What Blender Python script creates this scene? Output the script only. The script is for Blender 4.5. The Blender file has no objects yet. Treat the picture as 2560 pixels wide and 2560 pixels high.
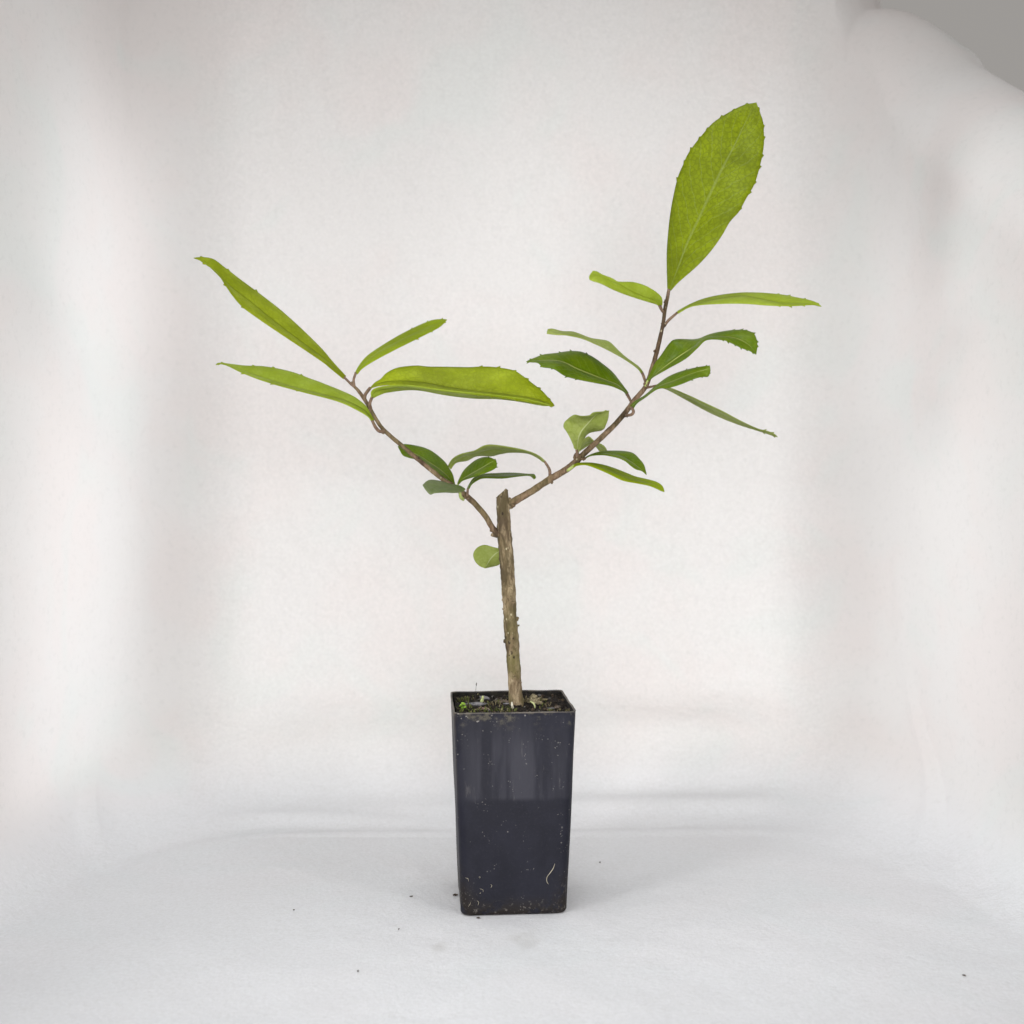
import bpy, bmesh, math, random
from mathutils import Vector, Matrix, noise
random.seed(7)
S = bpy.context.scene
COL = S.collection

# ---------------------------------------------------------------- camera
CAM = Vector((0, -0.675, 0.2405)); PITCH = math.radians(-1.45); FPX = 2931.0   # focal length in px of the 2560 px photograph
cd = bpy.data.cameras.new('camera'); cam = bpy.data.objects.new('camera', cd); COL.objects.link(cam)
cam.location = CAM; cam.rotation_euler = (math.radians(90) + PITCH, 0, 0)
cd.sensor_width = 36; cd.lens = 36 * FPX / 2560; cd.clip_start = 0.01; cd.clip_end = 50
cd.dof.use_dof = True; cd.dof.focus_distance = 0.66; cd.dof.aperture_fstop = 8
S.camera = cam
S.render.resolution_x = S.render.resolution_y = 1024
S.view_settings.view_transform = 'Standard'; S.view_settings.look = 'None'
S.view_settings.exposure = 0; S.view_settings.gamma = 1
S.render.engine = 'CYCLES'

# ---------------------------------------------------------------- world and lamps
w = bpy.data.worlds.new('World'); S.world = w; w.use_nodes = True
w.node_tree.nodes['Background'].inputs[0].default_value = (1, .955, .91, 1)
w.node_tree.nodes['Background'].inputs[1].default_value = 0.335

def lamp(name, loc, target, sx, sy, power, col=(1, 1, 1), spread=180, roll=0):
    l = bpy.data.lights.new(name, 'AREA'); l.shape = 'RECTANGLE'; l.size = sx; l.size_y = sy
    l.energy = power; l.color = col; l.spread = math.radians(spread)
    o = bpy.data.objects.new(name, l); COL.objects.link(o); o.location = loc
    q = (Vector(target) - Vector(loc)).to_track_quat('-Z', 'Y')
    o.rotation_euler = (q.to_matrix() @ Matrix.Rotation(math.radians(roll), 3, 'Z')).to_euler()
    return o
# softboxes before the open front; the middle one is added to brighten the back wall
lamp('softbox', (-0.50, -0.42, 0.30), (.30, 0.22, 0.24), 0.22, 0.22, 0.85, (1, .99, .985), 75)
lamp('softbox', (0.50, -0.42, 0.30), (-.28, 0.25, 0.28), 0.22, 0.22, 0.42, (1, .99, .985), 75)
lamp('softbox', (0.05, -1.6, 0.30), (0, 0.2, 0.14), 0.9, 0.7, 1.75, (1, .985, .975), 50)
# lamps outside the fabric sides of the shooting tent (size: depth, height)
lamp('tent_lamp', (-0.370, 0.155, 0.235), (-0.2, 0.155, 0.235), 0.18, 0.54, 0.52, (.96, .98, 1), 180, 10)
lamp('tent_lamp', (0.380, 0.160, 0.205), (0.2, 0.160, 0.205), 0.20, 0.47, 0.31, (.97, .99, 1), 180, -10)
lamp('top_softbox', (0.0, -0.20, 1.0), (0, -.05, 0), 0.5, 0.5, .95, (.93, .98, 1), 100)

# ---------------------------------------------------------------- node helpers
class NT:
    def __init__(s, name):
        s.m = bpy.data.materials.new(name); s.m.use_nodes = True
        s.t = s.m.node_tree; s.n = s.t.nodes; s.p = s.n['Principled BSDF']; s.out = s.n['Material Output']
    def link(s, a, b): s.t.links.new(a, b)
    def val(s, sock, v):
        if isinstance(v, (int, float)): sock.default_value = v
        elif isinstance(v, (tuple, list)): sock.default_value = (*v, 1) if len(v) == 3 and sock.type == 'RGBA' else v
        else: s.link(v, sock)
    def math(s, op, a, b=0.0, c=0.0, clamp=False):
        n = s.n.new('ShaderNodeMath'); n.operation = op; n.use_clamp = clamp
        s.val(n.inputs[0], a); s.val(n.inputs[1], b); s.val(n.inputs[2], c); return n.outputs[0]
    def mix(s, f, a, b, mode='MIX'):
        n = s.n.new('ShaderNodeMix'); n.data_type = 'RGBA'; n.blend_type = mode
        s.val(n.inputs[0], f); s.val(n.inputs[6], a); s.val(n.inputs[7], b); return n.outputs[2]
    def rng(s, v, a, b, c=0.0, d=1.0, smooth=True):
        n = s.n.new('ShaderNodeMapRange'); n.interpolation_type = 'SMOOTHSTEP' if smooth else 'LINEAR'
        s.val(n.inputs[0], v); 
        for i, q in enumerate((a, b, c, d)): n.inputs[i + 1].default_value = q
        return n.outputs[0]
    def coord(s, scale=(1, 1, 1), which='Object', rot=(0, 0, 0)):
        tc = s.n.new('ShaderNodeTexCoord'); mp = s.n.new('ShaderNodeMapping')
        mp.inputs['Scale'].default_value = scale; mp.inputs['Rotation'].default_value = rot
        s.link(tc.outputs[which], mp.inputs[0]); return mp.outputs[0]
    def noise(s, vec, sc, det=4, rough=.55, dist=0.0, col=False):
        n = s.n.new('ShaderNodeTexNoise'); s.link(vec, n.inputs['Vector'])
        n.inputs['Scale'].default_value = sc; n.inputs['Detail'].default_value = det
        n.inputs['Roughness'].default_value = rough; n.inputs['Distortion'].default_value = dist
        return n.outputs[1 if col else 0]
    def voro(s, vec, sc, feature='F1', out='Distance', rnd=1.0):
        n = s.n.new('ShaderNodeTexVoronoi'); n.feature = feature; s.link(vec, n.inputs['Vector'])
        n.inputs['Scale'].default_value = sc; n.inputs['Randomness'].default_value = rnd; return n.outputs[out]
    def sep(s, vec):
        n = s.n.new('ShaderNodeSeparateXYZ'); s.link(vec, n.inputs[0]); return n.outputs
    def bump(s, h, strength=.3, dist=.001):
        n = s.n.new('ShaderNodeBump'); n.inputs['Strength'].default_value = strength
        n.inputs['Distance'].default_value = dist; s.link(h, n.inputs['Height'])
        s.link(n.outputs[0], s.p.inputs['Normal']); return n.outputs[0]
    def base(s, c, rough=.6, spec=.5):
        s.val(s.p.inputs['Base Color'], c); s.val(s.p.inputs['Roughness'], rough)
        s.p.inputs['Specular IOR Level'].default_value = spec
    def translucent(s, col, f, normal=None):
        t = s.n.new('ShaderNodeBsdfTranslucent'); s.val(t.inputs[0], col)
        if normal: s.link(normal, t.inputs['Normal'])
        mx = s.n.new('ShaderNodeMixShader'); mx.inputs[0].default_value = f
        s.link(s.p.outputs[0], mx.inputs[1]); s.link(t.outputs[0], mx.inputs[2]); s.link(mx.outputs[0], s.out.inputs[0])

def cloth_mat(name, sheer, col=(.80, .785, .78), warm=(.805, .768, .76), cool=(.762, .785, .772)):
    t = NT(name); v = t.coord(); x, y, z = t.sep(v)
    patch = t.noise(v, 7.5, 3, .6); patch2 = t.noise(v, 10, 2, .5, 1.0)
    c = t.mix(t.rng(patch, .42, .60), col, warm); c = t.mix(t.rng(patch2, .5, .72, 0, .7), c, cool)
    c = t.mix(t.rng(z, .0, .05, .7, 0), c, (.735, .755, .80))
    ax = t.math('ABSOLUTE', x)
    near = t.math('MAXIMUM', t.rng(ax, .23, .275, 1, .12), t.rng(z, .0, .03, 1, 0))           # the side fabric is finer than the back sheet
    g = t.noise(v, 480, 3, .75); g2 = t.noise(v, 210, 4, .7); wz = t.noise(v, 9, 3, .5); w3 = t.noise(v, 38, 3, .55)
    gr = t.math('MULTIPLY', t.rng(g, .32, .68, 0, 1, False), near)
    c = t.mix(t.math('MULTIPLY', gr, .26), c, (.50, .50, .49))
    c = t.mix(t.math('MULTIPLY', t.rng(g2, .5, .75), .20), c, (.56, .56, .55))
    if True:
        # two faint dark smudges in front of the pot
        for px, py, r, a in ((-.0375, -.0745, .006, .22), (.0085, -.066, .009, .20), (.001, -.060, .006, .12)):
            d = t.math('SQRT', t.math('ADD', t.math('POWER', t.math('SUBTRACT', x, px), 2), t.math('MULTIPLY', t.math('POWER', t.math('SUBTRACT', y, py), 2), .35)))
            d = t.math('ADD', d, t.math('MULTIPLY', t.math('SUBTRACT', t.noise(v, 120, 4), .5), .010))
            c = t.mix(t.math('MULTIPLY', t.rng(d, r * .2, r, 1, 0), a), c, (.33, .31, .28))
    t.base(c, .92, .12)
    lie = t.rng(z, .0, .07, .30, 1)                                 # the cloth is pulled flat where it lies on the table
    h = t.math('ADD', t.math('ADD', t.math('MULTIPLY', wz, 1.2), t.math('MULTIPLY', t.math('MULTIPLY', w3, 2.1), t.math('MULTIPLY', near, lie))), t.math('MULTIPLY', t.math('ADD', t.math('MULTIPLY', g, .20), t.math('MULTIPLY', t.math('MULTIPLY', g2, .42), lie)), near))
    nb = t.bump(h, .55, .0035)
    if sheer:
        t.translucent(c, .3, nb)
        mx = [n for n in t.n if n.type == 'MIX_SHADER'][0]
        t.link(t.math('MULTIPLY', t.math('MULTIPLY', t.rng(ax, .20, .275, .10, 1), t.rng(z, .0, .06)), .34), mx.inputs[0])
    return t.m

def leaf_mat(name, base, alt, dark, rib, rib_f, vein_f, transl, rough, seed, tcol, spots=.5):
    t = NT(name); uv = t.coord(which='UV'); o = t.coord()
    x, y, z = t.sep(uv)
    d = t.math('ABSOLUTE', t.math('SUBTRACT', x, .5))
    n1 = t.noise(o, 90 + seed, 4, .6); n2 = t.noise(o, 700, 3, .6); n3 = t.noise(o, 28 + seed, 2, .5)
    ow = t.n.new('ShaderNodeVectorMath'); ow.operation = 'MULTIPLY_ADD'; t.link(t.noise(o, 350, 2, .5, 0, True), ow.inputs[0]); ow.inputs[1].default_value = (.0022, .0022, .0022); t.link(o, ow.inputs[2]); ow = ow.outputs[0]
    net = t.voro(ow, 340, 'DISTANCE_TO_EDGE'); cell = t.voro(ow, 340)
    c = t.mix(t.rng(n1, .38, .64), base, alt); c = t.mix(t.rng(n3, .46, .68, 0, .65), c, dark)
    c = t.mix(t.math('MULTIPLY', t.rng(net, 0, .16, 1, 0), min(.9, vein_f * 2.1)), c, dark); c = t.mix(t.math('MULTIPLY', t.rng(cell, .1, .5, 1, 0), vein_f * 1.5), c, tuple(min(1, q * 1.25) for q in alt))
    c = t.mix(t.rng(n2, .35, .75, 0, .22), c, dark)
    # side veins run from the midrib forward to the margin
    ph = t.math('SUBTRACT', t.math('MULTIPLY', y, 11.0), t.math('MULTIPLY', d, 5.5))
    ph = t.math('ADD', ph, t.math('MULTIPLY', n1, .9))
    fr = t.math('ABSOLUTE', t.math('SUBTRACT', t.math('FRACT', ph), .5))
    vm = t.math('MULTIPLY', t.rng(fr, .0, .07, 1, 0), t.rng(d, .4, .5, 1, 0))
    c = t.mix(t.math('MULTIPLY', vm, vein_f), c, rib)
    wr = t.math('MULTIPLY_ADD', y, -.024, .037)
    rm = t.rng(t.math('DIVIDE', d, wr), .45, 1.0, 1, 0)
    c = t.mix(t.math('MULTIPLY', rm, rib_f), c, rib)
    em = t.rng(d, .48, .499, 0, .25); c = t.mix(em, c, tuple(q * .45 for q in dark))
    sp = t.voro(o, 130); sel = t.noise(o, 60, 1)
    spm = t.math('MULTIPLY', t.rng(sp, .05, .10, 1, 0), t.rng(sel, .6, .66))
    c = t.mix(t.math('MULTIPLY', spm, spots), c, (.02, .018, .008))
    t.base(c, t.rng(n1, .3, .7, rough - .06, rough + .1), .24)
    h = t.math('ADD', t.math('MULTIPLY', rm, 1.2), t.math('ADD', t.math('MULTIPLY', vm, -.4), t.math('MULTIPLY', n2, .25)))
    h = t.math('ADD', h, t.math('ADD', t.math('MULTIPLY', n1, .8), t.math('MULTIPLY', t.rng(net, 0, .2), .5)))
    nb = t.bump(h, .5, .0004)
    tc = t.mix(.75, c, tcol, 'MIX')
    t.translucent(tc, transl, nb)
    return t.m

def bark_mat(name, brown, dark, pale, moss, z0, z1, mossf):
    t = NT(name); v = t.coord((1, 1, .22)); o = t.coord()
    x, y, z = t.sep(o)
    n1 = t.noise(v, 420, 5, .65); n2 = t.noise(v, 150, 4, .6, .6); n3 = t.noise(o, 60, 3, .5)
    cr = t.voro(v, 330, 'DISTANCE_TO_EDGE')
    c = t.mix(t.rng(n1, .40, .66), brown, pale); c = t.mix(t.rng(n2, .44, .62, 0, .9), c, dark); c = t.mix(t.rng(t.noise(t.coord((1, 1, .5)), 700, 4, .7), .5, .68, 0, .7), c, dark)
    mz = t.math('MULTIPLY', t.rng(z, z0, z1, 1, .25), t.rng(n3, .40, .60))
    c = t.mix(t.math('MULTIPLY', mz, mossf), c, moss)
    c = t.mix(t.rng(cr, 0, .07, .22, 0), c, dark)
    sp = t.voro(t.coord((1, 1, .6)), 260); c = t.mix(t.math('MULTIPLY', t.rng(sp, .12, .22, 1, 0), t.rng(t.noise(o, 120, 2), .52, .58, 0, .9)), c, (.018, .012, .008))
    sp2 = t.voro(t.coord((1.3, 1, .7)), 310); c = t.mix(t.math('MULTIPLY', t.rng(sp2, .10, .2, 1, 0), t.rng(t.noise(o, 75, 2), .52, .6, 0, .75)), c, (.46, .42, .28))
    t.base(c, .85, .25)
    t.bump(t.math('ADD', n1, t.math('ADD', t.math('MULTIPLY', cr, .35), n2)), .7, .0007)
    return t.m

def simple_mat(name, c1, c2, sc=200, rough=.8, bs=.5, bd=.0005, spec=.3):
    t = NT(name); v = t.coord(); n = t.noise(v, sc, 4, .65)
    t.base(t.mix(t.rng(n, .35, .65), c1, c2), rough, spec); t.bump(n, bs, bd); return t.m

# ---------------------------------------------------------------- object helpers
def tag(o, label=None, cat=None, group=None, kind=None):
    if label: o['label'] = label
    if cat: o['category'] = cat
    if group: o['group'] = group
    if kind: o['kind'] = kind
    return o
def mesh_obj(name, verts, faces, mats, parent=None, midx=None, uvs=None, smooth=True):
    me = bpy.data.meshes.new(name); me.from_pydata([tuple(v) for v in verts], [], faces); me.update()
    for m in (mats if isinstance(mats, (list, tuple)) else [mats]): me.materials.append(m)
    if midx:
        for p, i in zip(me.polygons, midx): p.material_index = i
    if uvs:
        ul = me.uv_layers.new(name='UVMap')
        for lo in me.loops: ul.data[lo.index].uv = uvs[lo.vertex_index]
    for p in me.polygons: p.use_smooth = smooth
    o = bpy.data.objects.new(name, me); COL.objects.link(o)
    if parent: o.parent = parent
    return o

def at(px, py, y):
    """point of the world plane Y = y seen at pixel (px, py) of the 2560 px photograph"""
    a = (px - 1280) / FPX; b = (1280 - py) / FPX
    d = Vector((a, math.cos(PITCH) - b * math.sin(PITCH), math.sin(PITCH) + b * math.cos(PITCH)))
    k = (y - CAM.y) / d.y
    return CAM + d * k

def catmull(pts, n):
    """smooth curve through the points, resampled evenly to n+1 points"""
    P = [Vector(p) for p in pts]
    P = [P[0] * 2 - P[1]] + P + [P[-1] * 2 - P[-2]]
    out = []
    for i in range(1, len(P) - 2):
        for k in range(12):
            t = k / 12; a, b, c, d = P[i - 1], P[i], P[i + 1], P[i + 2]
            out.append(.5 * ((2 * b) + (c - a) * t + (2 * a - 5 * b + 4 * c - d) * t * t + (3 * b - a - 3 * c + d) * t ** 3))
    out.append(P[-2]); L = [0]
    for i in range(1, len(out)): L.append(L[-1] + (out[i] - out[i - 1]).length)
    res = []; j = 0
    for k in range(n + 1):
        s = L[-1] * k / n
        while j < len(L) - 2 and L[j + 1] < s: j += 1
        f = (s - L[j]) / max(1e-9, L[j + 1] - L[j]); res.append(out[j].lerp(out[j + 1], min(1, max(0, f))))
    return res
def lerp_list(vals, t):
    x = t * (len(vals) - 1); i = min(int(x), len(vals) - 2); return vals[i] + (vals[i + 1] - vals[i]) * (x - i)

def tube_data(pts, radii, n, seg=14, rough=0.0, cap=True, seed=0.0):
    C = catmull(pts, n); V = []; F = []
    up = Vector((0, 1, 0))
    for i, p in enumerate(C):
        t = (C[min(i + 1, n)] - C[max(i - 1, 0)]).normalized()
        s = t.cross(up).normalized(); q = s.cross(t).normalized(); r = lerp_list(radii, i / n)
        for k in range(seg):
            a = 2 * math.pi * k / seg; dv = s * math.cos(a) + q * math.sin(a)
            rr = r * (1 + rough * noise.noise((p + dv * r) * 420 + Vector((seed, 0, 0))) + rough * .7 * noise.noise((p + dv * r) * 130 + Vector((0, seed, 0))))
            V.append(p + dv * rr)
    for i in range(n):
        for k in range(seg):
            a = i * seg + k; b = i * seg + (k + 1) % seg; F.append((a, b, b + seg, a + seg))
    if cap:
        F.append(tuple(range(seg - 1, -1, -1))); F.append(tuple(n * seg + k for k in range(seg)))
    return V, F
def lump(c, r, sq=(1, 1, 1), rough=.4, sub=2, seed=0, rot=None):
    bm = bmesh.new(); bmesh.ops.create_icosphere(bm, subdivisions=sub, radius=1)
    V = []
    for v in bm.verts:
        k = 1 + rough * noise.noise(v.co * 1.6 + Vector((seed, seed * .7, 3)))
        q = Vector((v.co.x * sq[0], v.co.y * sq[1], v.co.z * sq[2])) * r * k
        if rot: q.rotate(rot)
        V.append(Vector(c) + q)
    F = [tuple(v.index for v in f.verts) for f in bm.faces]; bm.free(); return V, F
class Acc:
    def __init__(s): s.V = []; s.F = []; s.I = []
    def add(s, VF, i=0):
        b = len(s.V); s.V += VF[0]; s.F += [tuple(k + b for k in f) for f in VF[1]]; s.I += [i] * len(VF[1])

# ---------------------------------------------------------------- setting: the fabric sweep and the tent's fabric sides
M_wall = cloth_mat('white_cloth', True)
def gauss(v, c, w): return math.exp(-((v - c) / w) ** 2)
def sstep(v, a, b): t = min(1, max(0, (v - a) / (b - a))); return t * t * (3 - 2 * t)
Y0, RB_, XS, RS, RC = .112, .17, .238, .052, .085     # floor ends at Y0 and +-XS; bottom sweep radii; corner radius
# back and sides: one fabric shell with a wide sweep at the back foot and soft corners
levels = []
for k in range(71):
    q = math.radians(88.5) * k / 70; levels.append((RB_ * (1 - math.cos(q)), RB_ * math.sin(q), RB_ * q))
for k in range(1, 66): levels.append((levels[70][0] + .80 * k / 65, levels[70][1] + .80 * k / 65 * .02, levels[70][2] + .80 * k / 65))
NSd, NCn, NBk = 60, 18, 120
rows = []
for z, yb, sl in levels:
    Yb = Y0 + yb; side_in = RS - (math.sqrt(max(0, RS * RS - (RS - z) ** 2)) if z < RS else RS)
    row = []
    for sx in (-1, 1):
        part = []
        for i in range(NSd):
            k = i / NSd; y = -.27 + (Yb - RC + .27) * k
            x = XS + RS - side_in + .045 * (1 - sstep(y, -.27, .25)) ; part.append((sx * x, y, 0.0, 1))
        xc = XS + RS - side_in
        for i in range(NCn):
            q = math.pi / 2 * i / NCn; part.append((sx * (xc - RC * (1 - math.cos(q))), Yb - RC + RC * math.sin(q), math.sin(q), 1))
        row.append(part)
    xc = XS + RS - side_in - RC
    back = [(-xc + 2 * xc * i / NBk, Yb, 1.0, 1) for i in range(NBk + 1)]
    rows.append([(p, z, sl) for p in row[0] + back + row[1][::-1]])
nr = len(rows[0])
def shell_point(j, i):
    (x, y, bk, _), z, sl = rows[j][i]
    yn = 0
    # right side droops: its upper edge falls towards the open front and rolls outward
    if x > 0 and bk < .9999 and z > .30:
        zt = .408 + (y + .675 - .755) * .66; zt = zt + .042 * sstep(bk, .0, .6); zt = zt + (1.05 - zt) * sstep(bk, .72, 1.0)
        top = levels[-1][0]
        if zt < top:
            f = (z - .30) / (top - .30); zz = .30 + f * (zt - .30 + .105); over = zz - zt
            if over > 0: q = min(over / .055, 1.9); d_ = .055 * (1 - math.cos(q)); x += d_ * math.sqrt(1 - bk * bk); y += d_ * bk; zz = zt + .055 * math.sin(q)
            z = zz
    w_ = sstep(sl, .0, .02)
    f = 0.0
    if bk > .3:
        wob = .003 * math.sin(x * 11 + 1) + .03 * x; m = bk * bk * (1 - sstep(abs(x), .15, .235))
        f += .0016 * gauss(sl, .010 + .004 * math.sin(x * 7), .006) * m
        f += .0035 * gauss(sl, .050 + wob, .011) * (.3 + .7 * gauss(x, .15, .15)) * m
        f -= .0040 * gauss(sl, .074 + wob, .014) * (.3 + .8 * gauss(x, .14, .14)) * m
        f += .0042 * gauss(sl, .128 + wob * 1.5, .018) * (.25 + .9 * gauss(x, .17, .13) + .5 * gauss(x, -.17, .1)) * m
        f -= .0080 * gauss(sl, .168 + .4 * wob, .024) * (.25 + 1.0 * gauss(x, .15, .13) + .5 * gauss(x, -.13, .1)) * m
        f += .0028 * gauss(sl, .030 - wob, .008) * gauss(x, -.18, .12) * m
    f += w_ * (.0030 * noise.noise(Vector((x * 4.2, y * 4 + z * 5, 1.3))) + .0006 * noise.noise(Vector((x * 13, z * 16 + y * 9, 7))))
    return Vector((x, y, z)), f
P = [[shell_point(j, i) for i in range(nr)] for j in range(len(rows))]
V = []; F = []
for j in range(len(rows)):
    for i in range(nr):
        du = P[j][min(i + 1, nr - 1)][0] - P[j][max(i - 1, 0)][0]; dv = P[min(j + 1, len(rows) - 1)][i][0] - P[max(j - 1, 0)][i][0]
        nn = dv.cross(du); nn = nn.normalized() if nn.length > 1e-12 else Vector((0, -1, 0))
        if nn.dot(Vector((0, -.3, .3)) - P[j][i][0]) < 0: nn = -nn
        V.append(P[j][i][0] + nn * (P[j][i][1] + .0002))
for j in range(len(rows) - 1):
    for i in range(nr - 1):
        a = j * nr + i; F.append((a, a + nr, a + nr + 1, a + 1))
# the floor continues the same cloth from the foot of the shell to the front
first = V[:nr]; FV = list(first); FF = []; NK = 170
for j in range(1, NK + 1):
    k = 1 - .97 * (j / NK)
    for v in first:
        x = v.x * k; y = (v.y + 1.1) * k - 1.1; w_ = sstep(j, 0, 9)
        z = w_ * (.0014 * noise.noise(Vector((x * 9, y * 12, 7))) + .0004 * noise.noise(Vector((x * 30, y * 34, 3))))
        z *= sstep(max(abs(x), abs(y)), .036, .06)
        FV.append(Vector((x, y, v.z * (1 - w_) + z)))
for j in range(NK):
    for i in range(nr - 1): a = j * nr + i; FF.append((a, a + 1, a + nr + 1, a + nr))
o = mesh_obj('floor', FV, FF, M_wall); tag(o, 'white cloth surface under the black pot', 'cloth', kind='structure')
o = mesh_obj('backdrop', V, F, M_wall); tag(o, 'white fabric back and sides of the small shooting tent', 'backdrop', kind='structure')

# ---------------------------------------------------------------- pot
TOP, BOT, PH, YAW = .0340, .0297, .1142, math.radians(4.5)
def rsq(h, r, z, seg=6, wob=0.0):
    out = []
    for cx, cy, a0 in ((h - r, h - r, 0), (-(h - r), h - r, 90), (-(h - r), -(h - r), 180), (h - r, -(h - r), 270)):
        for k in range(seg + 1):
            a = math.radians(a0 + 90 * k / seg); out.append(Vector((cx + r * math.cos(a), cy + r * math.sin(a), z)))
    # subdivide the straight sides
    res = []
    n = len(out)
    for i in range(n):
        a, b = out[i], out[(i + 1) % n]; res.append(a)
        if (b - a).length > h:
            for k in range(1, 12): res.append(a.lerp(b, k / 12))
    return res
def pot_half(z): return BOT + (TOP - BOT) * (z / PH)
loops = []
def addloop(h, r, z, wob=.0003):
    L = rsq(h, r, z)
    for p in L:
        p.x += wob * noise.noise(Vector((p.x * 60, p.y * 60, z * 30))); p.y += wob * 1.4 * noise.noise(Vector((p.x * 60 + 9, p.y * 60, z * 30)))
        if z > .104: p.z += .0004 * noise.noise(Vector((p.x * 70, p.y * 70, 5)))
    loops.append(L)
addloop(BOT - .006, .004, .0012); addloop(BOT - .0016, .0050, .0002); addloop(BOT - .0006, .0056, .0004); addloop(BOT + .0001, .006, .0016)
for k in range(1, 34):
    z = PH * k / 34; addloop(pot_half(z), .0055 - .001 * k / 34, z)
addloop(TOP - .00005, .0045, PH - .0008); addloop(TOP + .0001, .0045, PH - .0003); addloop(TOP - .0002, .0043, PH)
addloop(TOP - .0008, .0040, PH); addloop(TOP - .0010, .0038, PH - .0006)
for z in (.108, .099, .08, .05, .02): addloop(pot_half(z) - .0012, .0038, z)
V = [p for L in loops for p in L]; n = len(loops[0]); F = []
for j in range(len(loops) - 1):
    for k in range(n): F.append((j * n + k, j * n + (k + 1) % n, (j + 1) * n + (k + 1) % n, (j + 1) * n + k))
F.append(tuple(range(n - 1, -1, -1))); F.append(tuple((len(loops) - 1) * n + k for k in range(n)))

t = NT('black_plastic'); o_ = t.coord(); x, y, z = t.sep(o_)
st = t.noise(t.coord((1, 1, .10)), 95, 4, .6); st2 = t.noise(t.coord((1, 1, .2)), 240, 4, .65, .3); big = t.noise(o_, 45, 4, .6)
fine = t.noise(o_, 600, 4, .7)
zone = t.math('MULTIPLY', t.rng(t.math('ADD', z, t.math('MULTIPLY', t.math('SUBTRACT', t.noise(o_, 90, 4), .5), .0022)), .0638, .0672, 0, 1), t.rng(z, .090, .112, 1, .25))
c = t.mix(t.rng(big, .35, .7), (.0062, .0066, .0135), (.0105, .0110, .0200))
sm = t.math('MULTIPLY', zone, t.rng(st, .36, .64, .12, 1.0))
sm = t.math('MULTIPLY', sm, t.rng(t.math('ABSOLUTE', x), .014, .031, 1, .3))
c = t.mix(t.math('MULTIPLY', sm, .85), c, (.042, .042, .054))
c = t.mix(t.math('MULTIPLY', t.rng(st2, .58, .72, 0, .5), zone), c, (.095, .088, .090))
# lower panel a touch darker in its middle shield, haze of dried water
c = t.mix(t.rng(fine, .5, .75, 0, .3), c, (.026, .027, .038))
c = t.mix(t.math('MULTIPLY', t.rng(t.noise(t.coord((1, 1, .25)), 70, 4, .6), .5, .7, 0, .35), t.rng(z, .02, .06, 1, 0)), c, (.019, .020, .032))
# earth splashed round the foot, thicker at the corners
ax = t.math('ABSOLUTE', x)
corner = t.rng(t.math('SUBTRACT', t.math('MULTIPLY', ax, .55), t.math('MULTIPLY', z, .32)), .0045, .0155, 0, 1)
edge = t.rng(z, .0, .013, 1, 0)
earth = t.math('MULTIPLY', t.math('MAXIMUM', corner, t.math('MULTIPLY', edge, .9)), t.rng(t.noise(o_, 120, 5, .7), .36, .54))
earth = t.math('MULTIPLY', earth, t.rng(z, .03, .045, 1, 0))
c = t.mix(t.math('MULTIPLY', earth, .85), c, (.016, .011, .006))
spk = t.math('MULTIPLY', earth, t.rng(t.noise(o_, 430, 5, .75), .55, .66)); c = t.mix(t.math('MULTIPLY', spk, .9), c, (.17, .155, .14))
top = t.math('MULTIPLY', t.rng(z, .102, .1138, 0, 1), t.rng(t.noise(o_, 160, 4, .7), .50, .66)); c = t.mix(t.math('MULTIPLY', top, .55), c, (.14, .125, .085))
sd = t.math('MULTIPLY', t.rng(t.math('ABSOLUTE', x), .0295, .0335), t.rng(z, .045, .11, 0, .8)); sd = t.math('MULTIPLY', sd, t.rng(t.noise(t.coord((1, 1, .15)), 120, 3, .6), .42, .6)); c = t.mix(t.math('MULTIPLY', sd, .6), c, (.13, .105, .08))
# pale specks
wv = t.n.new('ShaderNodeVectorMath'); wv.operation = 'MULTIPLY_ADD'; t.link(t.noise(o_, 260, 3, .6, 0, True), wv.inputs[0]); wv.inputs[1].default_value = (.0035, .0035, .0035); t.link(o_, wv.inputs[2]); ow = wv.outputs[0]
for sc, lo, sel_lo, a in ((300, .09, .59, .7), (620, .12, .56, .4), (170, .04, .60, .85)):
    v1 = t.voro(ow, sc); m = t.math('MULTIPLY', t.rng(v1, lo, lo * 1.9, 1, 0), t.rng(t.math('ADD', t.noise(o_, 55 + sc * .1, 2), t.rng(z, .085, .105, 0, .06)), sel_lo + .035, sel_lo + .085)); c = t.mix(t.math('MULTIPLY', m, a), c, (.30, .28, .26))
rimc = t.rng(z, .1134, .1139, 0, 1); c = t.mix(t.math('MULTIPLY', rimc, t.rng(t.noise(o_, 90, 4), .35, .65, .25, .8)), c, (.17, .15, .125))
t.base(c, t.rng(t.math('ADD', big, t.math('MULTIPLY', sm, .3)), .3, 1.0, .46, .70), .24)
t.bump(t.math('ADD', t.math('MULTIPLY', fine, .4), t.math('ADD', t.math('MULTIPLY', earth, 1.2), st)), .35, .0005)
M_pot = t.m
M_rim = M_pot
pot = bpy.data.objects.new('plant_pot', None); COL.objects.link(pot); pot.location = (-.0008, 0, 0); pot.rotation_euler = (0, 0, YAW)
tag(pot, 'square black plastic nursery pot standing on the white cloth', 'plant pot')
M_in = simple_mat('dirty_inner_plastic', (.004, .004, .005), (.020, .017, .012), 220, .8, .6, .0006, .2)
mi = [1 if (f[0] // n) >= len(loops) - 6 and len(f) == 4 else 0 for f in F]
mesh_obj('pot_body', V, F, [M_pot, M_in], pot, mi)
M_root = simple_mat('dry_root', (.30, .27, .20), (.46, .42, .33), 900, .8)
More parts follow.
